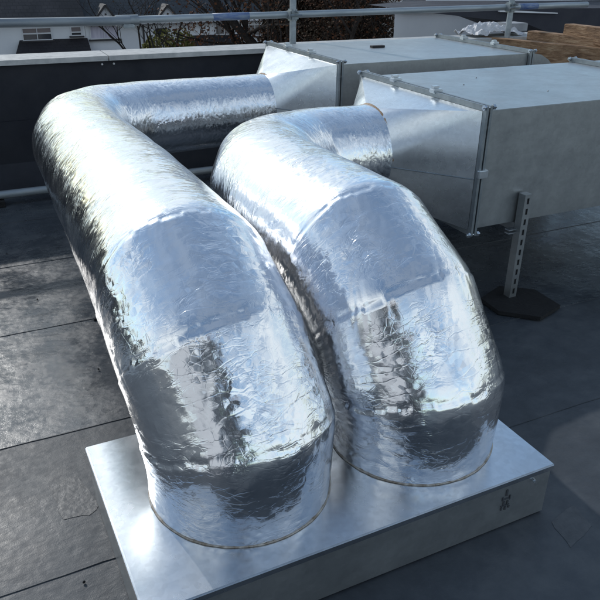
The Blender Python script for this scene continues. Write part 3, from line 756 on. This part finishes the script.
# ================================================================== PHOTOGRAPHER (behind the camera, seen only in the foil)
ph = empty('person', (.07-.34*math.sin(-YAW), -.34*math.cos(YAW), 0), YAW); tag(ph, 'person in dark jacket and trousers taking the photograph, mirrored in the foil', 'person')
def skinned(name, verts, edges, mt, levels=2):
    me = bpy.data.meshes.new(name); me.from_pydata([v[0] for v in verts], edges, []); o = bpy.data.objects.new(name, me); COL.objects.link(o)
    o.parent = ph; md = o.modifiers.new('skin', 'SKIN'); sd = o.modifiers.new('sub', 'SUBSURF'); sd.levels = sd.render_levels = levels
    for i, v in enumerate(verts): me.skin_vertices[0].data[i].radius = v[1]; me.skin_vertices[0].data[i].use_root = (i == 0)
    me.materials.append(mt); return o
V_ = [((0, 0, .92), (.16, .11)), ((0, 0, 1.10), (.145, .10)), ((0, 0, 1.30), (.17, .11)), ((0, 0, 1.40), (.13, .09)), ((0, .01, 1.48), (.055, .055)),
      ((.10, 0, .82), (.09, .09)), ((.11, .01, .48), (.06, .065)), ((.11, -.01, .10), (.042, .045)), ((.11, .12, .05), (.045, .035)),
      ((-.10, 0, .82), (.09, .09)), ((-.11, .01, .48), (.06, .065)), ((-.11, -.01, .10), (.042, .045)), ((-.11, .12, .05), (.045, .035)),
      ((.20, 0, 1.37), (.06, .06)), ((.24, .06, 1.14), (.048, .048)), ((.11, .24, 1.40), (.036, .036)),
      ((-.20, 0, 1.37), (.06, .06)), ((-.24, .06, 1.14), (.048, .048)), ((-.11, .24, 1.40), (.036, .036))]
E_ = [(0, 1), (1, 2), (2, 3), (3, 4), (0, 5), (5, 6), (6, 7), (7, 8), (0, 9), (9, 10), (10, 11), (11, 12), (3, 13), (13, 14), (14, 15), (3, 16), (16, 17), (17, 18)]
skinned('body', V_, E_, cloth)
hd = skinned('head', [((0, .02, 1.50), (.055, .055)), ((0, .03, 1.57), (.07, .08)), ((0, .02, 1.65), (.078, .095)), ((0, .015, 1.71), (.055, .065))], [(0, 1), (1, 2), (2, 3)], skin)
skinned('hair', [((0, -.01, 1.66), (.085, .095)), ((0, -.005, 1.72), (.068, .075))], [(0, 1)], hair)
skinned('hood', [((0, -.03, 1.50), (.085, .085)), ((0, -.035, 1.60), (.098, .105)), ((0, -.03, 1.70), (.09, .10)), ((0, -.02, 1.745), (.07, .08))], [(0, 1), (1, 2), (2, 3)], cloth)
for s in (-1, 1):
    vs = [((s*.108, .245, 1.405), (.024, .020)), ((s*.098, .265, 1.45), (.030, .015)), ((s*.092, .275, 1.485), (.032, .013))]; es = [(0, 1), (1, 2)]
    for k in range(4):
        b = len(vs); z = 1.475+k*.016; L = (.052, .062, .058, .046)[k]
        vs += [((s*.092, .290, z), (.0085, .0085)), ((s*.080, .305, z+.002), (.008, .008)), ((s*(.080-L*.6), .300, z+.003), (.007, .007))]; es += [(2, b), (b, b+1), (b+1, b+2)]
    b = len(vs); vs += [((s*.085, .255, 1.475), (.011, .011)), ((s*.068, .252, 1.492), (.0095, .0095)), ((s*.050, .262, 1.50), (.008, .008))]; es += [(1, b), (b, b+1), (b+1, b+2)]
    skinned('hand', vs, es, skin, 1)
mb = MB(); mb.box((-.072, .272, 1.462), (.072, .280, 1.535), bev=.003)
o = mb.build('mobile_phone', black); o.location = ph.location; o.rotation_euler.z = YAW
tag(o, 'black mobile phone held up in both hands by the person', 'phone')
# unseen plant room, added to put a grey reflection in the foil
pr = empty('added_plant_room', (-2.9, -3.0, 0)); tag(pr, 'pale grey plant room added unseen behind the camera for the foil to mirror', 'plant room')
mb = MB(); mb.box((-4.6, -4.5, .006), (-1.95, -1.6, 2.3)); mb.build('wall', render_g, pr)
mb = MB(); mb.box((-4.7, -4.6, 2.301), (-1.85, -1.5, 2.42)); mb.build('roof', dark_clad, pr)
mb = MB(); mb.box((-1.949, -3.4, .03), (-1.91, -2.5, 2.05), bev=.004); dr = mb.build('door', dark_clad, pr)
mb = MB(); mb.tube([(-1.90, -2.6, 1.0), (-1.86, -2.6, 1.0), (-1.86, -2.72, 1.0)], .01, 8); sub_build(mb, 'handle', galv_bright, dr)

# ================================================================== LIGHT
AZ, EL = R(-12), R(33)
W = bpy.data.worlds.new('World'); S.world = W; W.use_nodes = True; nt = W.node_tree
bg = nt.nodes['Background']; bg.inputs['Strength'].default_value = .15
sky = nt.nodes.new('ShaderNodeTexSky'); sky.sky_type = 'NISHITA'; sky.sun_disc = False; sky.sun_elevation = EL; sky.sun_rotation = AZ
sky.air_density = 1.0; sky.dust_density = .8; sky.ozone_density = 1.3
tc = nt.nodes.new('ShaderNodeTexCoord'); mp = nt.nodes.new('ShaderNodeMapping'); mp.inputs['Scale'].default_value = (1, 1, 2.6); nt.links.new(tc.outputs['Generated'], mp.inputs[0])
cn = nt.nodes.new('ShaderNodeTexNoise'); cn.inputs['Scale'].default_value = 2.2; cn.inputs['Detail'].default_value = 7; cn.inputs['Roughness'].default_value = .55; nt.links.new(mp.outputs[0], cn.inputs['Vector'])
crp = nt.nodes.new('ShaderNodeValToRGB'); crp.color_ramp.elements[0].position = .36; crp.color_ramp.elements[1].position = .60; nt.links.new(cn.outputs['Fac'], crp.inputs[0])
sx = nt.nodes.new('ShaderNodeSeparateXYZ'); nt.links.new(tc.outputs['Generated'], sx.inputs[0])
mr = nt.nodes.new('ShaderNodeMapRange'); mr.interpolation_type = 'SMOOTHSTEP'; nt.links.new(sx.outputs['Z'], mr.inputs['Value'])
for k_, v_ in (('From Min', .45), ('From Max', .80), ('To Min', 1.0), ('To Max', .22)): mr.inputs[k_].default_value = v_
ml = nt.nodes.new('ShaderNodeMath'); ml.operation = 'MULTIPLY'; nt.links.new(crp.outputs[0], ml.inputs[0]); nt.links.new(mr.outputs['Result'], ml.inputs[1])
mixc = nt.nodes.new('ShaderNodeMix'); mixc.data_type = 'RGBA'; nt.links.new(ml.outputs[0], mixc.inputs['Factor']); 
tint = nt.nodes.new('ShaderNodeVectorMath'); tint.operation = 'MULTIPLY'; nt.links.new(sky.outputs[0], tint.inputs[0]); tint.inputs[1].default_value = (.88, 1.04, 1.06)
nt.links.new(tint.outputs[0], mixc.inputs['A']); mixc.inputs['B'].default_value = (6.1, 6.6, 6.9, 1)
nt.links.new(mixc.outputs['Result'], bg.inputs['Color'])
sun = bpy.data.lights.new('sun', 'SUN'); sun.energy = 2.2; sun.angle = R(.6); sun.color = (1, .97, .93)
so = bpy.data.objects.new('sun', sun); COL.objects.link(so)
sd_ = Vector((math.sin(AZ)*math.cos(EL), math.cos(AZ)*math.cos(EL), math.sin(EL)))
so.rotation_euler = sd_.to_track_quat('Z', 'Y').to_euler()
vs_ = S.view_settings; vs_.view_transform = 'Standard'; vs_.look = 'None'; vs_.gamma = 1; vs_.exposure = 0; vs_.use_curve_mapping = False
S.cycles.max_bounces = 8; S.cycles.glossy_bounces = 5
